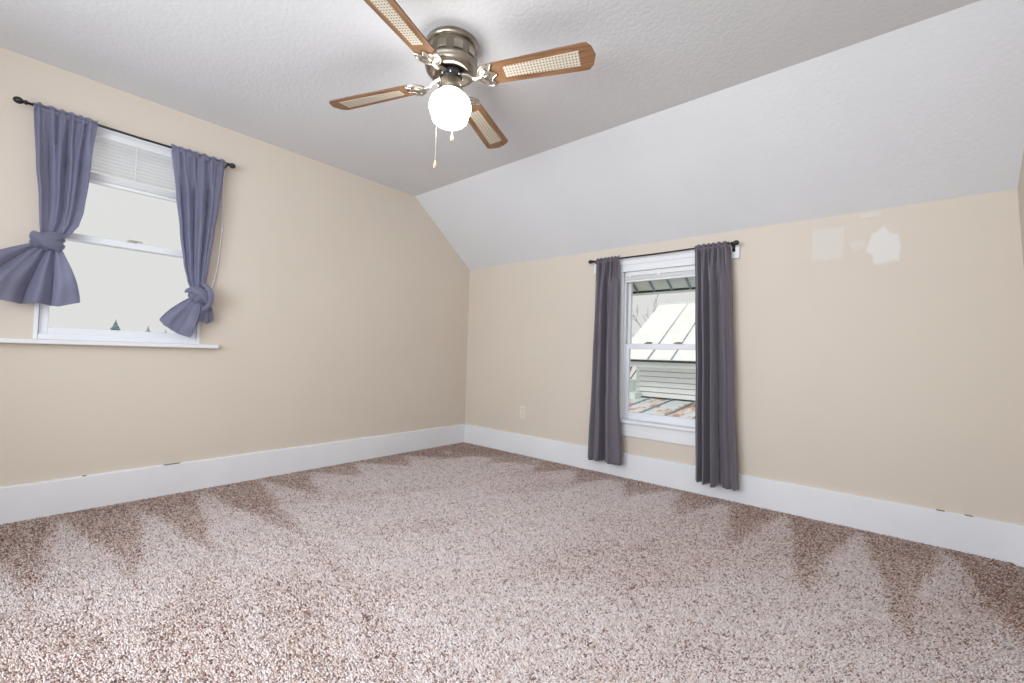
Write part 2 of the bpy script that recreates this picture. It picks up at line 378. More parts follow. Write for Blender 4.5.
bm = bmesh.new(); lathe(bm, [(0, -.016), (.007, -.014), (.008, 0), (.005, .014), (0, .018)], 16, (.013, -2.242, 1.665)); rel(finish('cord_connector', bm, 'white_plastic', smooth=True), bl)

# ------------------------------------------------------------ window 2 (far wall)
win2 = tag(empty('window_2', (0, 0, 0)), kind='structure')
bm = bmesh.new()
box(bm, WX0, WX0+.012, -.002, .15, VZ0, VZ1); box(bm, WX1-.012, WX1, -.002, .15, VZ0, VZ1); box(bm, WX0, WX1, -.002, .15, VZ1-.02, VZ1); box(bm, WX0, WX1, .0, .16, VZ0, VZ0+.022)
box(bm, WX0+.012, WX0+.022, .028, .038, VZ0+.022, VZ1-.02); box(bm, WX1-.022, WX1-.012, .028, .038, VZ0+.022, VZ1-.02)
finish('window_frame', bm, 'white_vinyl', win2, bevel=.0015)
ls = sash('lower_sash', win2, .040, 'x', WX0+.013, WX1-.013, .440, 1.023, .036, .055, .040, .032)
sash('upper_sash', win2, .078, 'x', WX0+.013, WX1-.013, .985, 1.585, .026, .04, .055, .032)
for x in (1.90, 2.12):
    bm = bmesh.new(); box(bm, x, x+.05, .046, .066, 1.023, 1.030); tube(bm, [(x+.01, .055, 1.033), (x+.04, .055, 1.034), (x+.062, .05, 1.032)], .004)
    finish('sash_lock', bm, 'nickel', ls)
bm = bmesh.new()   # side and head casing with a small cap moulding
box(bm, 1.625, WX0+.004, -.018, 0, .437, 1.593); box(bm, WX1-.004, 2.435, -.018, 0, .437, 1.593)
finish('side_casing', bm, 'white_trim', win2, bevel=.002)
bm = bmesh.new()
box(bm, 1.484, 2.568, -.019, 0, 1.590, 1.690); box(bm, 1.60, 2.46, -.026, -.019, 1.630, 1.650); box(bm, 1.62, 2.44, -.024, -.0, 1.578, 1.592)
finish('head_casing', bm, 'white_trim', win2, bevel=.002)
bm = bmesh.new(); box(bm, 1.60, 2.46, -.048, .04, .418, .441); finish('window_stool', bm, 'white_trim', win2, bevel=.006)
bm = bmesh.new(); box(bm, 1.64, 2.42, -.017, 0, .318, .418); finish('apron', bm, 'white_trim', win2, bevel=.003)
# raised blind at the head of window 2
b2 = tag(empty('window_blind', (2.03, .02, 1.57)), 'white blind fully raised at the top of the far window', 'window blind')
bm = bmesh.new(); box(bm, WX0+.024, WX1-.024, .002, .034, 1.545, 1.578); rel(finish('headrail', bm, 'white_plastic', bevel=.002), b2)
bm = bmesh.new()
for i in range(6): box(bm, WX0+.028, WX1-.028, .005, .031, 1.516+i*.0046, 1.5195+i*.0046)
rel(finish('stacked_slats', bm, 'white_plastic'), b2)
bm = bmesh.new(); box(bm, WX0+.026, WX1-.026, .004, .032, 1.500, 1.514); rel(finish('bottom_rail', bm, 'white_plastic', bevel=.002), b2)
for x in (WX0+.06, 2.02, WX1-.06):
    bm = bmesh.new(); box(bm, x-.012, x+.012, -.001, .003, 1.535, 1.580); rel(finish('bracket', bm, 'white_plastic', bevel=.001), b2)

# ------------------------------------------------------------ curtain rods
def rod(axis, p0, p1, z, off, label, br):
    """axis 'x': rod along the far wall; 'y': along the left wall"""
    def W(t, d, zz): return (t, -d, zz) if axis == 'x' else (d, t, zz)
    r = tag(empty('curtain_rod', W((p0+p1)/2, off, z)), label, 'curtain rod')
    bm = bmesh.new(); tube(bm, [W(p0+.03, off, z), W((p0+p1)/2, off, z-.004), W(p1-.03, off, z)], .0065, 14); rel(finish('pole', bm, 'black_metal', smooth=True), r)
    for e, s in ((p0, 1), (p1, -1)):
        bm = bmesh.new(); c = W(e, off, z)
        ball(bm, W(e+.012*s, off, z), .0165, 1.15 if axis == 'x' else 1, 1.15 if axis == 'y' else 1, 1)
        tube(bm, [W(e+.024*s, off, z), W(e+.032*s, off, z), W(e+.034*s, off, z), W(e+.042*s, off, z)], [.008, .008, .011, .011], 14)
        rel(finish('finial', bm, 'black_metal', smooth=True), r)
    for e in br:
        bm = bmesh.new()
        d0 = 0.0 if axis == 'y' else .019
        tube(bm, [W(e, d0+.002, z-.018), W(e, off*.7, z-.018), W(e, off, z-.012)], .0045, 10)
        if axis == 'x': box(bm, e-.009, e+.009, -d0-.004, -d0, z-.045, z+.012)
        else: box(bm, 0, .004, e-.009, e+.009, z-.045, z+.012)
        tube(bm, [W(e, off-.008, z+.002), W(e, off-.007, z-.008), W(e, off, z-.0115), W(e, off+.007, z-.008), W(e, off+.008, z+.002)], .0035, 8)
        rel(finish('bracket', bm, 'black_metal', smooth=True), r)
    return r
rod('y', -3.155, -2.205, 2.083, .07, 'thin black curtain rod with ball ends over the left window', (-3.075, -2.25))
rod('x', 1.468, 2.572, 1.680, .07, 'thin black curtain rod with ball ends over the far window', (1.525, 2.535))

# ------------------------------------------------------------ curtains
def lerp_tab(tab, z):
    tab = sorted(tab)
    if z <= tab[0][0]: return tab[0][1]
    for (z0, a), (z1, b) in zip(tab, tab[1:]):
        if z <= z1:
            t = (z-z0)/(z1-z0); t = t*t*(3-2*t)*.5+t*.5
            return a+(b-a)*t
    return tab[-1][1]
def prof_at(P, u):
    u = min(1, max(0, u))
    for (a, x), (b, y) in zip(P, P[1:]):
        if u <= b:
            t = (u-a)/(b-a); return x+(y-x)*t*t*(3-2*t)
    return P[-1][1]
def sheet(bm, W, left, right, ztop, zbot, folds_top, folds_bot, amp, off, seed, nu=150, nv=110, lift=0, dmin=.012, rodr=.0085, rodz=None, prof=None):
    """hanging cloth: edges follow the tables left/right (z -> position), folds merge downward"""
    rn = random.Random(seed); ph = [rn.random()*6.28 for _ in range(8)]; rows = []
    zt2 = ztop
    for j in range(nv+1):
        v = (j/nv)**1.15 if rodz else j/nv
        z = zt2+(zbot-zt2)*v; L_, R_ = lerp_tab(left, z), lerp_tab(right, z); row = []
        dz = (rodz - z) if rodz else 1
        blend = min(1, max(0, dz/.28)); blend = blend*blend*(3-2*blend)
        a = amp(v) if callable(amp) else amp
        for i in range(nu+1):
            u = i/nu
            us = u+.018*math.sin(2*PI*u*1.3+ph[0]+v*1.2)+.01*math.sin(2*PI*u*3+ph[1]+v*2.1)
            ft = math.sin(2*PI*us*folds_top+ph[2])*.6+.4*math.sin(2*PI*us*folds_top*1.63+ph[3])
            fb = 2*abs(math.sin(PI*us*folds_bot+ph[4]*.5+v*.35))**.55-1.3
            fb = fb*.85+.25*math.sin(2*PI*us*folds_bot*1.7+ph[5]+v*1.1)
            if prof:
                fb = prof_at(prof, u+.012*math.sin(v*4+ph[0]))*1.15+.10*math.sin(2*PI*us*7+ph[5]+v*1.5)
            f = ft*(1-blend)*.75+fb*blend
            ae = a*(1-.5*math.exp(-u/.04)-.5*math.exp(-(1-u)/.04))
            d = off + ae*f + .0025*math.sin(v*17+u*9+ph[6]) + lift*v
            d = max(d, dmin)
            if rodz:
                near = min(1, max(0, (.026-abs(dz))/.012))
                if dz > -.02:
                    pk = off+rodr+.0015+.007*abs(ft)
                    d = d*(1-near)+pk*near
                if dz < 0: d = off+.004*ft+.002
            zz = z + (.004*math.sin(2*PI*us*folds_top*1.1+ph[7]) if dz < .0 else 0)
            if prof: pos = L_+(R_-L_)*u; row.append(bm.verts.new(W(pos, d, zz))); continue
            pos = L_+(R_-L_)*(u+.25/(folds_bot*6.28)*blend*math.sin(2*PI*us*folds_bot*1.0+ph[4]+1.2))
            row.append(bm.verts.new(W(pos, d, zz)))
        rows.append(row)
    for A, B in zip(rows, rows[1:]):
        for i in range(len(A)-1): bm.faces.new((A[i], A[i+1], B[i+1], B[i]))
    return rows
Wx = lambda t, d, z: (t, -d, z)
Wy = lambda t, d, z: (d, t, z)
def straight_curtain(label, L_, R_, zbot, seed, fb, amp, prof):
    bm = bmesh.new()
    sheet(bm, Wx, L_, R_, 1.698, zbot, 6, fb, amp, .07, seed, lift=.034, dmin=.024, rodz=1.680, prof=prof, nu=220)
    for v in bm.verts:
        if v.co.z < .62 and v.co.y > -.054: v.co.y = -.054
    o = finish('curtain', bm, 'curtain', smooth=True, solid=.0022)
    return tag(o, label, 'curtain', 'long grey curtains at the far window')
straight_curtain('long dark grey curtain panel on the left side of the far window', [(.10, 1.512), (.6, 1.525), (1.2, 1.532), (1.7, 1.535)], [(.10, 1.812), (.6, 1.772), (1.1, 1.752), (1.7, 1.740)], .115, 3, 2.6, lambda v: .030+.026*v, [(0, -.3), (.13, .7), (.24, .35), (.36, .6), (.44, -1.0), (.52, -1.05), (.57, .3), (.68, .75), (.85, .45), (.95, .5), (1, -.2)])
straight_curtain('long dark grey curtain panel on the right side of the far window', [(.10, 2.335), (.8, 2.322), (1.4, 2.306), (1.7, 2.300)], [(.10, 2.602), (.66, 2.570), (1.3, 2.546), (1.62, 2.530), (1.7, 2.518)], .105, 11, 3.5, lambda v: .030+.026*v, [(0, -.5), (.08, .2), (.15, -.5), (.26, .65), (.37, -.8), (.46, 1.0), (.53, .95), (.565, -1.1), (.61, -.1), (.72, .45), (.86, .30), (.95, .5), (1, -.2)])

def knotted(label, L_, R_, zk, kc, seed, tail_fn, knot_fn):
    root = tag(empty('knotted_curtain', (.07, kc, 2.08)), label, 'curtain', 'short blue-grey knotted curtains at the left window')
    bm = bmesh.new()
    sheet(bm, Wy, L_, R_, 2.100, zk, 6, 3.3, lambda v: .010+.026*math.sin(min(1, v*1.15)*PI)**.8+.006*v, .07, seed, rodz=2.083)
    rel(finish('panel', bm, 'curtain_backlit', smooth=True, solid=.002), root)
    bm = bmesh.new(); tail_fn(bm); rel(finish('tail', bm, 'curtain_backlit', smooth=True, solid=.002), root)
    bm = bmesh.new(); knot_fn(bm); rel(finish('knot', bm, 'curtain_backlit', smooth=True), root)
    return root
def fan_tail(bm, apex, lows, folds, amp, seed, r0=.018, off=.07, nu=130, nv=60, bulge=.02):
    """cloth fanning out of the knot; lows = outline points (y, z) of the hem from left to right"""
    rn = random.Random(seed); p = [rn.random()*6.28 for _ in range(5)]; rows = []
    def hem(u):
        t = u*(len(lows)-1); i = min(int(t), len(lows)-2); f = t-i
        return lows[i][0]+(lows[i+1][0]-lows[i][0])*f, lows[i][1]+(lows[i+1][1]-lows[i][1])*f
    for j in range(nv+1):
        v = j/nv; row = []
        for i in range(nu+1):
            u = i/nu; hy, hz = hem(u)
            sy = apex[0]+r0*(u-.5)*2; sz = apex[1]
            e = v**.85
            y = sy+(hy-sy)*(math.sin(v*PI/2)**.8*.75+v*.25); z = sz+(hz-sz)*e
            f = 2*abs(math.sin(PI*(u+.04*math.sin(u*9+p[3]))*folds+p[0]+.3*v))**.65-1.2+.22*math.sin(2*PI*u*folds*1.6+p[1]+v)
            d = off+amp*(.25+.75*v**.7)*f+bulge*math.sin(v*PI)+.004*math.sin(v*9+u*11+p[2])
            row.append(bm.verts.new((d, y, z)))
        rows.append(row)
    for A, B in zip(rows, rows[1:]):
        for i in range(nu): bm.faces.new((A[i], A[i+1], B[i+1], B[i]))
def knot_blob(bm, c, sx, sy, sz, tilt, seed):
    """wrapped cloth: a creased lump and two bands passing over it"""
    rn = random.Random(seed); p = [rn.random()*6.28 for _ in range(4)]
    tmp = bmesh.new(); bmesh.ops.create_uvsphere(tmp, u_segments=48, v_segments=32, radius=1)
    for v in tmp.verts:
        q = v.co.copy(); a = math.atan2(q.x, q.z); s = q.y
        f = 1+.09*math.sin(5*s*1.7+a*1.0+p[0])+.05*math.sin(a*4+s*3+p[1])
        v.co = Vector((q.x*sx*f, q.y*sy*f, q.z*sz*f))
    Rm = Matrix.Rotation(tilt, 4, 'X')
    bmesh.ops.transform(tmp, matrix=Matrix.Translation(c) @ Rm, verts=tmp.verts[:])
    me = bpy.data.meshes.new('t'); tmp.to_mesh(me); tmp.free(); bm.from_mesh(me); bpy.data.meshes.remove(me)
def band(bm, c, pts, wid, thick, seed):
    """a strap of gathered cloth along pts (offsets from c), ridged across its width"""
    rn = random.Random(seed); p0 = rn.random()*6; n = len(pts); P = [Vector(c)+Vector(q) for q in pts]
    # resample
    Q = []
    for i in range(n-1):
        a = P[max(i-1, 0)]; b = P[i]; cc = P[i+1]; d = P[min(i+2, n-1)]
        for s in range(8):
            t = s/8; Q.append(.5*((2*b)+(cc-a)*t+(2*a-5*b+4*cc-d)*t*t+(3*b-a-3*cc+d)*t**3))
    Q.append(P[-1]); rows = []
    C0 = Vector(c); m = 24
    for i, q in enumerate(Q):
        t = (Q[min(i+1, len(Q)-1)]-Q[max(i-1, 0)]).normalized(); out = (q-C0); out = (out-t*out.dot(t)).normalized(); s = t.cross(out)
        e = math.sin(PI*min(1, max(0, i/(len(Q)-1))))**.3 if 0 < i < len(Q)-1 else .35
        row = []
        for k in range(m):
            a = 2*PI*k/m; rr = 1+.12*math.sin(a*3+p0+i*.15)
            row.append(bm.verts.new(q+s*math.cos(a)*wid*rr*e+out*math.sin(a)*thick*rr*e))
        rows.append(row)
    for A, B in zip(rows, rows[1:]):
        for i in range(m): bm.faces.new((A[i], A[(i+1) % m], B[(i+1) % m], B[i]))
    bm.faces.new(rows[0][::-1]); bm.faces.new(rows[-1])

# left knotted curtain
KA = (.078, -3.012, 1.412)
def tailA(bm):
    fan_tail(bm, (-3.010, 1.405), [(-3.235, 1.27), (-3.215, 1.16), (-3.165, 1.10), (-3.10, 1.088), (-3.03, 1.095), (-2.965, 1.085), (-2.885, 1.115)], 3.4, .036, 5, r0=.035, bulge=.022)
def knotA(bm):
    knot_blob(bm, KA, .042, .056, .050, math.radians(10), 2)
    band(bm, KA, [(-.03, -.050, .030), (.015, -.055, .022), (.038, -.030, .000), (.042, .010, -.020), (.030, .040, -.030), (-.01, .048, -.030)], .026, .012, 1)
    band(bm, KA, [(-.02, .052, .042), (.022, .040, .036), (.042, .008, .022), (.036, -.028, -.002), (.010, -.052, -.022), (-.02, -.055, -.03)], .023, .010, 4)
knotted('blue-grey curtain tied in a big knot on the left side of the left window',
        [(1.40, -3.040), (1.47, -3.045), (1.50, -3.048), (1.62, -3.055), (1.80, -3.073), (2.02, -3.088), (2.1, -3.094)],
        [(1.40, -2.985), (1.44, -2.955), (1.48, -2.925), (1.52, -2.905), (1.60, -2.890), (1.75, -2.878), (1.9, -2.872), (2.1, -2.858)], 1.40, -3.012, 21, tailA, knotA)
# right knotted curtain
KB = (.080, -2.365, 1.215)
def tailB(bm):
    fan_tail(bm, (-2.365, 1.21), [(-2.545, 1.055), (-2.53, 1.02), (-2.49, .995), (-2.44, .968), (-2.395, .955), (-2.375, 1.0), (-2.355, 1.06)], 2.2, .022, 9, r0=.03, bulge=.03)
    fan_tail(bm, (-2.325, 1.19), [(-2.345, 1.06), (-2.31, 1.045), (-2.275, 1.065), (-2.275, 1.10)], 1.5, .012, 10, r0=.02, off=.05, nu=60, nv=30, bulge=.005)
def knotB(bm):
    knot_blob(bm, KB, .040, .052, .050, math.radians(-30), 6)
    band(bm, KB, [(-.02, -.065, .02), (.03, -.035, .035), (.048, .005, .01), (.035, .04, -.03), (-.01, .055, -.06)], .024, .013, 7)
    band(bm, KB, [(-.02, .01, .075), (.02, .035, .06), (.04, .055, .01), (.03, .05, -.05), (.0, .02, -.09), (-.02, -.01, -.10)], .022, .013, 8)
knotted('blue-grey curtain tied in a knot on the right side of the left window',
        [(1.22, -2.39), (1.30, -2.425), (1.40, -2.447), (1.60, -2.475), (1.80, -2.500), (2.1, -2.540)],
        [(1.22, -2.335), (1.29, -2.330), (1.40, -2.318), (1.60, -2.297), (1.80, -2.277), (2.1, -2.255)], 1.215, -2.365, 33, tailB, knotB)

# ------------------------------------------------------------ power outlet
ol = tag(empty('power_outlet', (.768, -.003, .385)), 'small cream power outlet plate low on the far wall near the corner', 'power outlet')
bm = bmesh.new(); box(bm, .733, .803, -.006, 0, .328, .443); rel(finish('plate', bm, 'cream_plastic', bevel=.003), ol)
for z in (.411, .360):
    bm = bmesh.new(); prism(bm, [(.768+.017*math.cos(a)*(1 if abs(math.cos(a)) < .8 else .95), z+.0145*max(-.85, min(.85, math.sin(a)))) for a in [2*PI*i/24 for i in range(24)]], 'y', -.0085, -.005)
    rc = rel(finish('receptacle', bm, 'cream_plastic'), ol)
    bm = bmesh.new(); box(bm, .761, .763, -.009, -.008, z-.002, z+.006); box(bm, .773, .775, -.009, -.008, z-.002, z+.006); box(bm, .7665, .7695, -.009, -.008, z-.010, z-.006)
    s = finish('slot', bm, 'slot'); s.parent = rc
bm = bmesh.new(); lathe(bm, [(0, .0), (.003, .0005), (.003, .0015)], 12, (.768, -.0075, .3855), 'y'); rel(finish('screw', bm, 'cream_plastic'), ol)

# ------------------------------------------------------------ ceiling fan
FX, FY, ZB, FR = 1.769, -1.842, 2.168, .665
fan = tag(empty('ceiling_fan', (FX, FY, H)), 'nickel ceiling fan with four wood and cane blades and a lit white globe', 'ceiling fan')
F = Vector((FX, FY, 0))
def fp(o): return rel(o, fan)
bm = bmesh.new()
lathe(bm, [(0, H), (.117, H), (.121, H-.006), (.121, H-.020), (.116, H-.026), (.110, H-.030)], 64, (FX, FY, 0)); fp(finish('canopy', bm, 'nickel', smooth=True))
bm = bmesh.new()
lathe(bm, [(.104, H-.026), (.113, H-.034), (.116, H-.040), (.116, H-.098), (.121, H-.103), (.123, H-.109), (.118, H-.114), (.119, H-.122), (.116, H-.132), (.105, H-.143), (.092, H-.150), (.083, H-.148), (.070, H-.140), (.048, H-.134), (.0, H-.134)], 64, (FX, FY, 0))
housing = fp(finish('motor_housing', bm, 'nickel', smooth=True))
for i in range(10):
    a = 2*PI*i/10+.15; bm = bmesh.new()
    for s in (-1, 1):
        for q in range(2):
            pass
    # raised rectangular vent panel on the housing wall
    n = 6; A = []
    for r_ in (.1155, .1178):
        A.append([[bm.verts.new((FX+r_*math.cos(a+(t/n-.5)*.36), FY+r_*math.sin(a+(t/n-.5)*.36), z)) for t in range(n+1)] for z in (H-.088, H-.052)])
    for t in range(n):
        bm.faces.new((A[1][0][t], A[1][0][t+1], A[1][1][t+1], A[1][1][t])); bm.faces.new((A[0][0][t], A[0][0][t+1], A[1][0][t+1], A[1][0][t])); bm.faces.new((A[0][1][t], A[0][1][t+1], A[1][1][t+1], A[1][1][t]))
    for t in (0, n): bm.faces.new((A[0][0][t], A[0][1][t], A[1][1][t], A[1][0][t]))
    v = finish('vent_panel', bm, 'nickel', bevel=.0008); v.parent = housing
bm = bmesh.new()
lathe(bm, [(0, H-.132), (.046, H-.132), (.052, H-.138), (.052, H-.168), (.046, H-.176), (0, H-.176)], 40, (FX, FY, 0)); hub = fp(finish('motor_hub', bm, 'nickel_dark', smooth=False, bevel=.002))
for i in range(8):
    a = 2*PI*i/8; bm = bmesh.new(); ball(bm, (FX+.053*math.cos(a), FY+.053*math.sin(a), H-.160), .006)
    s_ = finish('hub_screw', bm, 'nickel_bright', smooth=True); s_.parent = hub
ZG = 2.103   # top of the light fitter rim
bm = bmesh.new()
lathe(bm, [(0, H-.170), (.042, H-.170), (.050, H-.176), (.050, 2.140), (.053, 2.136), (.053, 2.126), (.050, 2.122), (.063, 2.116), (.063, 2.106), (.0, 2.106)], 48, (FX, FY, 0), mod=lambda a, r, z: 1+.035*math.cos(20*a)*(1 if z < 2.117 else 0))
fitter = fp(finish('light_fitter', bm, 'nickel', smooth=True))
for i in range(3):
    a = 2*PI*i/3+2.2; bm = bmesh.new(); tube(bm, [(FX+.050*math.cos(a), FY+.050*math.sin(a), 2.130), (FX+.064*math.cos(a), FY+.064*math.sin(a), 2.130)], .004, 10)
    v = finish('thumb_screw', bm, 'nickel_bright', smooth=True); v.parent = fitter
bm = bmesh.new()
gl = [(.040, 2.094), (.045, 2.092), (.062, 2.087), (.078, 2.077), (.088, 2.064), (.094, 2.048), (.0965, 2.032), (.0955, 2.014), (.091, 2.000), (.0865, 1.992), (.085, 1.984), (.084, 1.974), (.079, 1.960), (.067, 1.947), (.048, 1.939), (.024, 1.936), (0, 1.935)]
lathe(bm, [(r, 2.106+(z-2.094)*.93) for r, z in gl], 48, (FX, FY, 0))
globe = fp(finish('glass_globe', bm, 'globe', smooth=True))

def blade_root(i, az, sag):
    R4 = Matrix.Translation((FX, FY, ZB)) @ Matrix.Rotation(az, 4, 'Z') @ Matrix.Rotation(sag, 4, 'Y')
    Rp = R4 @ Matrix.Rotation(math.radians(-12), 4, 'X')
    # blade outline (radial x, width y)
    pts = []
    for k_ in range(9):
        a = PI/2+PI*k_/8; pts.append((.205+.045*math.cos(a), .055*math.sin(a)))
    pts = pts[::1]
    out = [(x, y) for x, y in pts]                                   # root arc, from +y to -y
    out += [(.615, -.068), (.632, -.0665), (.652, -.045), (FR, 0), (.652, .045), (.632, .0665), (.615, .068)]
    bm = bmesh.new(); prism(bm, out, 'z', -.003, .003)
    for f in bm.faces:
        if abs(f.normal.z) < .5: pass
    b = finish('blade', bm, ['wood', 'wood_edge'], bevel=.0012)
    for p in b.data.polygons:
        if abs(p.normal.z) < .5: p.material_index = 1
    b.matrix_world = Rp; b.parent = fan; b.matrix_parent_inverse = Matrix.Translation(fan.location).inverted()
    bm = bmesh.new(); prism(bm, [(.262, -.028), (.598, -.037), (.598, .037), (.262, .028)], 'z', -.0046, -.0025)
    c = finish('cane_panel', bm, 'cane'); c.parent = b
    # bracket: cast arm and ornate leaf plate under the blade
    bm = bmesh.new()
    tmpM = Matrix.Rotation(math.radians(-12), 4, 'X')
    arm = [(.045, 0, .022), (.075, 0, .016), (.095, 0, .006), (.112, 0, -.008), (.130, 0, -.012), (.155, 0, -.009)]
    tube(bm, arm, [.008, .0085, .008, .0075, .0075, .009], 12, flat=(1.25, .8))
    # half-moon medallion with a scalloped inner edge and raised rim
    leaf = [(.196+.062*math.cos(q), .062*math.sin(q)) for q in [PI/2+PI*j/16 for j in range(17)]]
    inner = [(.214, -.056), (.207, -.040), (.198, -.030), (.204, -.016), (.219, -.006), (.226, 0), (.219, .006), (.204, .016), (.198, .030), (.207, .040), (.214, .056)]
    leaf = leaf+inner; m_ = len(leaf)
    A = [bm.verts.new(tmpM @ Vector((x, y, -.0075))) for x, y in leaf]; B = [bm.verts.new(tmpM @ Vector((x, y, -.003))) for x, y in leaf]
    bm.faces.new(A[::-1]); bm.faces.new(B)
    for k_ in range(m_): bm.faces.new((A[k_], A[(k_+1) % m_], B[(k_+1) % m_], B[k_]))
    tube(bm, [tmpM @ Vector((.196+.058*math.cos(q), .058*math.sin(q), -.0085)) for q in [PI/2+PI*j/16 for j in range(17)]], .0045, 8)
    tube(bm, [tmpM @ Vector((x, y, -.008)) for x, y in inner], .0032, 8)
    for s in (-1, 1): tube(bm, [tmpM @ Vector(q) for q in ((.142, 0, -.010), (.165, .012*s, -.0105), (.182, .030*s, -.0095), (.176, .042*s, -.009))], [.006, .005, .004, .003], 10)
    ball(bm, tmpM @ Vector((.178, 0, -.009)), .009, 1.8, 1, .6)
    br = finish('blade_bracket', bm, 'nickel_cast')
    br.matrix_world = R4; br.parent = fan; br.matrix_parent_inverse = Matrix.Translation(fan.location).inverted()
for i, (az, sag) in enumerate(((22.5, 0), (112.4, 0), (202.3, 1.7), (287.8, .4))): blade_root(i, math.radians(az), math.radians(sag))
def pull(px, py, z0, z1, label):
    bm = bmesh.new(); n = int((z0-z1)/.006)
    tube(bm, [(FX+.04*math.copysign(1, px-FX), (py+FY)/2*0+py, z0+.001), (px, py, z0), (px, py, z1)], .0011, 6)
    for i in range(n): bmesh.ops.create_icosphere(bm, subdivisions=1, radius=.0019, matrix=Matrix.Translation((px, py, z0-i*.006)))
    c = fp(finish('pull_chain', bm, 'chain')); c['label'] = label
    bm = bmesh.new(); lathe(bm, [(0, z1+.004), (.003, z1+.002), (.0045, z1-.008), (.0085, z1-.018), (.0095, z1-.026), (.007, z1-.034), (0, z1-.037)], 20, (px, py, 0))
    kn = finish('pull_knob', bm, 'knob_wood', smooth=True); kn.parent = c
pull(FX-.052, FY-.035, 2.112, 1.795, 'long pull chain')
pull(FX-.045, FY+.055, 2.112, 1.955, 'short pull chain')

# ------------------------------------------------------------ outside the far window
YS = 5.0
# our own eave
ev = tag(empty('roof_eave', (2.0, .5, 1.5)), 'green-grey ribbed eave hanging over the outside of the far window', 'eave')
bm = bmesh.new(); prism(bm, [(.17, 1.705), (.50, 1.505), (.50, 1.535), (.17, 1.735)], 'x', .6, 3.4); rel(finish('soffit', bm, 'soffit'), ev)
for i in range(16):
    x = 1.02+i*.152
    bm = bmesh.new(); prism(bm, [(.17, 1.690), (.50, 1.492), (.50, 1.506), (.17, 1.706)], 'x', x-.008, x+.008); rel(finish('rafter_rib', bm, 'seam'), ev)
bm = bmesh.new(); box(bm, .6, 3.4, .50, .512, 1.488, 1.545); rel(finish('drip_edge', bm, 'dark_gutter'), ev)
bm = bmesh.new(); prism(bm, [(.512, 1.490), (.57, 1.478), (.60, 1.50), (.605, 1.535), (.512, 1.535)], 'x', .6, 3.4); rel(finish('gutter', bm, 'soffit'), ev)

# neighbouring wing: clapboard wall, pale seamed roof
hs = tag(empty('neighbouring_house', (2.0, YS, -2.8)), 'white clapboard house wing with pale seamed metal roof outside the far window', 'house')
bm = bmesh.new(); x0h = -.42
box(bm, x0h+.02, 7, YS+.018, YS+6, -2.8, .95, 1)
n = 40
for i in range(n):
    z = .98-(i+1)*.098
    prism(bm, [(YS+.02, z+.004), (YS-.030, z), (YS-.008, z+.084), (YS+.02, z+.084)], 'x', x0h, 7)
rel(finish('clapboard_wall', bm, ['siding', 'lap_shade']), hs)
bm = bmesh.new(); box(bm, x0h-.012, x0h+.05, YS-.02, YS+.03, -2.8, .95); rel(finish('corner_board', bm, 'fascia'), hs)
bm = bmesh.new(); kk = .61; y0r = YS-.4
box(bm, -.62, 7, y0r, y0r+.03, .765, .885); box(bm, -.62, 7, y0r+.03, YS, .80, .815); rel(finish('fascia', bm, 'fascia'), hs)
bm = bmesh.new(); box(bm, -.64, 7, y0r-.075, y0r-.041, .858, .896); rel(finish('eave_edge', bm, 'dark_gutter'), hs)
yr = 6.63; zr = .93+kk*(yr-y0r)
bm = bmesh.new(); prism(bm, [(y0r-.04, .905), (yr, zr), (yr+2.1, .89), (yr+2.1, .85), (yr, zr-.05), (y0r-.03, .865)], 'x', -.66, 7); rel(finish('roof', bm, 'pale_roof'), hs)
for i in range(12):
    x = -.02+i*.43
    bm = bmesh.new(); q = [bm.verts.new(p_) for p_ in ((x-.012, y0r-.04, .905), (x+.012, y0r-.04, .905), (x+.012, y0r-.04, .925), (x-.012, y0r-.04, .925), (x-.004, yr, zr), (x+.004, yr, zr), (x+.004, yr, zr+.006), (x-.004, yr, zr+.006))]
    for f_ in ((0, 1, 2, 3), (7, 6, 5, 4), (0, 4, 5, 1), (1, 5, 6, 2), (2, 6, 7, 3), (3, 7, 4, 0)): bm.faces.new([q[j_] for j_ in f_])
    rel(finish('roof_seam', bm, 'seam'), hs)
bm = bmesh.new(); tube(bm, [(-.66, yr, zr+.01), (7, yr, zr+.01)], .018, 8); rel(finish('ridge_cap', bm, 'seam' if False else 'fascia'), hs)
# low rusty roof below the window
lr = tag(empty('porch_roof', (2.0, 2.6, -.1)), 'low rusty metal porch roof seen just below the far window', 'roof')
kz = .092
bm = bmesh.new(); prism(bm, [(.25, .172-kz*4.73), (YS-.02, .172), (YS-.02, .14), (.25, .14-kz*4.73)], 'x', -2.4, 5); rel(finish('metal_sheet', bm, 'rusty_roof'), lr)
for i in range(13):
    x = -1.75+i*.41
    bm = bmesh.new(); prism(bm, [(.25, .171-kz*4.73), (YS-.03, .171), (YS-.03, .192), (.25, .192-kz*4.73)], 'x', x-.012, x+.012); rel(finish('standing_seam', bm, 'seam'), lr)
bm = bmesh.new(); box(bm, -.42, 5, YS-.05, YS-.015, .17, .195); rel(finish('flashing', bm, 'dark_gutter'), lr)
# stepped blue-grey corner parapet at the left end of the wing
pp = tag(empty('step_wall', (-1.0, 4.6, 0)), 'blue-grey stepped roof box at the left end of the clapboard wall', 'parapet')
bm = bmesh.new(); box(bm, -1.6, -.30, YS-.35, YS-.06, .10, .27); rel(finish('lower_step', bm, 'seam_light' if 'seam_light' in M else 'soffit'), pp)
bm = bmesh.new(); box(bm, -1.7, -.46, YS-.30, YS+.02, .272, .50); rel(finish('upper_step', bm, 'soffit'), pp)

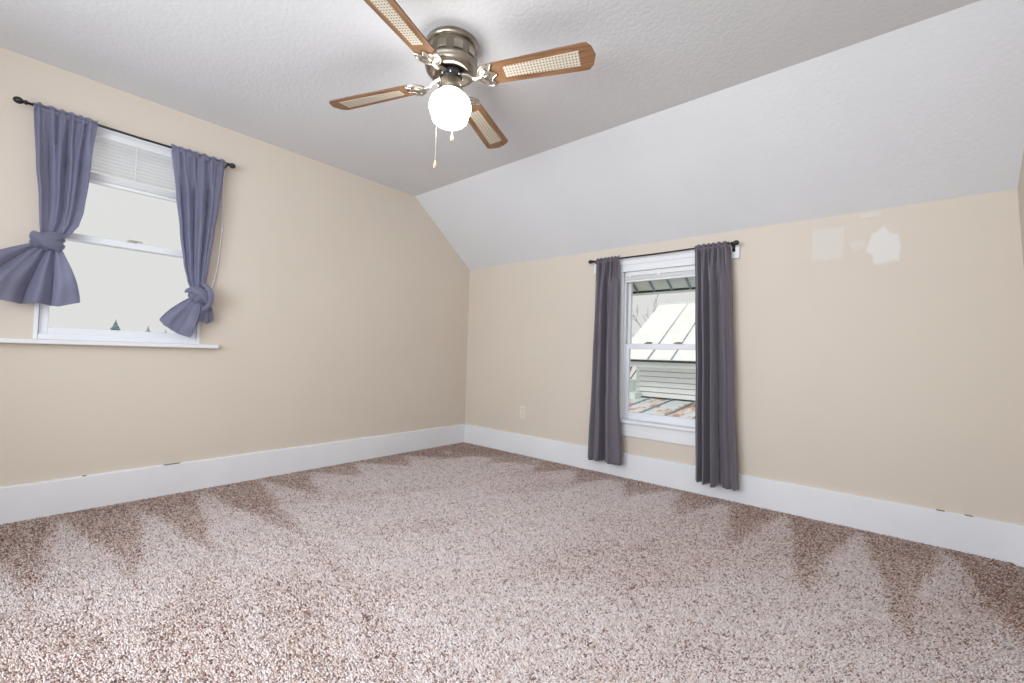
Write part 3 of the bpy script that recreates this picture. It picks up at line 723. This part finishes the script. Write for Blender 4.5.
# ------------------------------------------------------------ trees
def branch(bm, rn, p, d, ln, r, depth):
    q = p+d*ln; tube(bm, [p, p+d*ln*.5+Vector((rn.uniform(-.05, .05), rn.uniform(-.05, .05), 0))*ln, q], [r, r*.85, r*.65], 5)
    if depth == 0: return
    for _ in range(3 if depth > 1 else 4):
        nd = (d+Vector((rn.uniform(-.8, .8), rn.uniform(-.8, .8), rn.uniform(-.25, .7)))).normalized()
        branch(bm, rn, p+d*ln*rn.uniform(.45, 1), nd, ln*rn.uniform(.5, .75), r*.55, depth-1)
def bare_tree(x, y, z, h, r, label, seed):
    rn = random.Random(seed); bm = bmesh.new(); branch(bm, rn, Vector((x, y, z)), Vector((0, 0, 1)), h, r, 5)
    return tag(finish('bare_tree', bm, 'bark'), label, 'tree')
bare_tree(-2.6, 8.6, -2.8, 2.6, .07, 'bare leafless tree beside the clapboard house outside the far window', 4)
def conifer(x, y, z, h, r, label, seed, mt='spruce'):
    rn = random.Random(seed); t = tag(empty('conifer_tree', (x, y, z)), label, 'tree', 'small distant evergreens outside the left window')
    bm = bmesh.new(); tube(bm, [(0, 0, 0), (0, 0, h*.95)], [r*.09, r*.02], 8); finish('trunk', bm, 'bark', t)
    bm = bmesh.new(); lev = 44
    for i in range(lev):
        f = i/lev; z0 = h*(.12+.845*f); rr = r*(1-f)**.9*rn.uniform(.7, 1.1)
        n = 18; top = bm.verts.new((0, 0, z0+h*.045)); ring = []
        for k_ in range(n):
            a = 2*PI*k_/n+rn.random()*.2; q = rr*(1 if k_ % 2 else .5)*rn.uniform(.7, 1.25)
            ring.append(bm.verts.new((q*math.cos(a), q*math.sin(a), z0-h*.02*rn.random())))
        for k_ in range(n): bm.faces.new((top, ring[k_], ring[(k_+1) % n]))
        bm.faces.new(ring[::-1])
    finish('foliage', bm, mt, t); return t
conifer(-50.3, 3.65, -5.4, 8.6, 3.6, 'blue-green spruce top above the left window sill, near its middle', 1)
conifer(-58.1, 7.30, -5.4, 8.5, 2.8, 'pale spruce top low in the left window, right of the darker spruce', 3, 'pale_spruce')
conifer(-67.5, 10.7, -5.4, 8.4, 3.0, 'pale small tree top beside the knotted curtain, low in the left window', 8, 'pale_spruce')
bm = bmesh.new()
box(bm, -120, 60, -90, 90, -6.2, -5.4); ground = finish('ground', bm, 'bounce_ground'); ground['kind'] = 'structure'

# ------------------------------------------------------------ carpet pile: short twisted tufts over the visible floor
def smoothn(x, y, s, seed):
    rs = np.random.RandomState(seed); g = rs.rand(64, 64); X = x*s+7; Y = y*s+7
    i = np.floor(X).astype(int); j = np.floor(Y).astype(int); f = X-i; h = Y-j; f = f*f*(3-2*f); h = h*h*(3-2*h)
    G = lambda a, b: g[a % 64, b % 64]
    return (G(i, j)*(1-f)*(1-h)+G(i+1, j)*f*(1-h)+G(i, j+1)*(1-f)*h+G(i+1, j+1)*f*h)
def carpet():
    rs = np.random.RandomState(5); sp = .0047
    xs = np.arange(.022, XR-.022, sp); ys = np.arange(-3.9, -.022, sp)
    X, Y = np.meshgrid(xs, ys); X = X.ravel(); Y = Y.ravel()
    X = X+(rs.rand(X.size)-.5)*sp*1.3; Y = Y+(rs.rand(Y.size)-.5)*sp*1.3
    X = np.clip(X, .021, XR-.021); Y = np.minimum(Y, -.021)
    # keep what the room side of the camera can see
    dx = X-3.311; dy = Y+3.15; dep = dx*fw.x+dy*fw.y; lat = dx*rt.x+dy*rt.y
    keep = (dep > .55) & (np.abs(lat) < dep*1.35+.3)
    X = X[keep]; Y = Y[keep]; n = X.size
    # vacuum tracks: pile sheen painted into tuft colour as wedges from the walls
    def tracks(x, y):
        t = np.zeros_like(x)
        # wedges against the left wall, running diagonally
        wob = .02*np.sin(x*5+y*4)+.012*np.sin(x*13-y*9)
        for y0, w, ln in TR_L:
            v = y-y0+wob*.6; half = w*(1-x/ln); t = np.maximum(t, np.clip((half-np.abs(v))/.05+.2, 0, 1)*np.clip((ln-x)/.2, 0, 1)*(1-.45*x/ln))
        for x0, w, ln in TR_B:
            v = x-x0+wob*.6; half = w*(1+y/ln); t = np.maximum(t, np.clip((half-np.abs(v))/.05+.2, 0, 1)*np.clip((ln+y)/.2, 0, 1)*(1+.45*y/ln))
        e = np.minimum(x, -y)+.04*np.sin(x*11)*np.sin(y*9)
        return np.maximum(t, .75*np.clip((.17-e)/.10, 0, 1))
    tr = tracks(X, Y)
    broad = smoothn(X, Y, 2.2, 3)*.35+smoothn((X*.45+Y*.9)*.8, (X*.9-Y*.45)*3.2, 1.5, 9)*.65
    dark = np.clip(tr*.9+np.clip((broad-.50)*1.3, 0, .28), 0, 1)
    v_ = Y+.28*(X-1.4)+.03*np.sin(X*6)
    zone = np.clip((-2.06-v_)/.10, 0, 1)*np.clip((X-1.2+.1*np.sin(Y*14))/.25, 0, 1)  # near floor darkened in colour to offset the fill light, track streaks lighter
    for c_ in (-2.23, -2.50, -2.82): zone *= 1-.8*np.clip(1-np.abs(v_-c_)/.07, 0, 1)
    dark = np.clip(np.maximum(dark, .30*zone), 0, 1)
    r1 = rs.rand(n); clump = smoothn(X, Y, 95, 12)
    lum = np.clip(.62*r1+.38*clump, 0, 1)
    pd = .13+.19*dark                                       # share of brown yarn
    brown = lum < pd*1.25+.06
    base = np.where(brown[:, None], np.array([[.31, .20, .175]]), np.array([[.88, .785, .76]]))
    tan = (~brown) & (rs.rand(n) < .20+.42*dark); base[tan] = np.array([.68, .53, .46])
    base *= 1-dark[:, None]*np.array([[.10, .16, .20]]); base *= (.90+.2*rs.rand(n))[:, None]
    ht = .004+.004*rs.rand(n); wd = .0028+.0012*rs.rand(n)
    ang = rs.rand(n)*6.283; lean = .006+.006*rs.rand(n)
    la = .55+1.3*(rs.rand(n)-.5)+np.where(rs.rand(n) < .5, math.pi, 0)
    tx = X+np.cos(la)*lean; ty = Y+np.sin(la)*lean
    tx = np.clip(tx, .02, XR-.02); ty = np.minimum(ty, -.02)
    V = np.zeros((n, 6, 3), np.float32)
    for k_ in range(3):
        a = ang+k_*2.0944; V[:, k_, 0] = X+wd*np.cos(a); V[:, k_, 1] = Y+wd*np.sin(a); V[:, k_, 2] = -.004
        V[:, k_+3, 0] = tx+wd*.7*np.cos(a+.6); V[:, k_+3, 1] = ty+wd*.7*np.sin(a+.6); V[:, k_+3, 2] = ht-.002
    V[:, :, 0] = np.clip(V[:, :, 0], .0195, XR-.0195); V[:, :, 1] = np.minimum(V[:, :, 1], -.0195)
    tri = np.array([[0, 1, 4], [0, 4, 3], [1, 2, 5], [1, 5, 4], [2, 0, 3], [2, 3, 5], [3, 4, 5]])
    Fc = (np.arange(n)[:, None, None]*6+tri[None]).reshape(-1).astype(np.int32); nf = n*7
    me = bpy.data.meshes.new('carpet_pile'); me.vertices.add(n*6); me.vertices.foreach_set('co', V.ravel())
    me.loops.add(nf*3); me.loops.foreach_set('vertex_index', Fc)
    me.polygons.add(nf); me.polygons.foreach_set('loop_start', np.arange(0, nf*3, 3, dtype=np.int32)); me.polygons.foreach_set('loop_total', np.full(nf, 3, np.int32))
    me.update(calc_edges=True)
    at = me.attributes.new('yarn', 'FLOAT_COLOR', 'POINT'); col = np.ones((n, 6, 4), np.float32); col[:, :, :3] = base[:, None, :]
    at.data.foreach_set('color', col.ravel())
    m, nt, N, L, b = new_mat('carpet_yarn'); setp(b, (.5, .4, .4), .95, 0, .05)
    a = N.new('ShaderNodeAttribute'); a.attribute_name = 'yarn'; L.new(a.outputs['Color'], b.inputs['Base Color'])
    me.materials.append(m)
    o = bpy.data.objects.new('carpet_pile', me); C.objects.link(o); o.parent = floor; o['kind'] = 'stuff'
    print('tufts', n)
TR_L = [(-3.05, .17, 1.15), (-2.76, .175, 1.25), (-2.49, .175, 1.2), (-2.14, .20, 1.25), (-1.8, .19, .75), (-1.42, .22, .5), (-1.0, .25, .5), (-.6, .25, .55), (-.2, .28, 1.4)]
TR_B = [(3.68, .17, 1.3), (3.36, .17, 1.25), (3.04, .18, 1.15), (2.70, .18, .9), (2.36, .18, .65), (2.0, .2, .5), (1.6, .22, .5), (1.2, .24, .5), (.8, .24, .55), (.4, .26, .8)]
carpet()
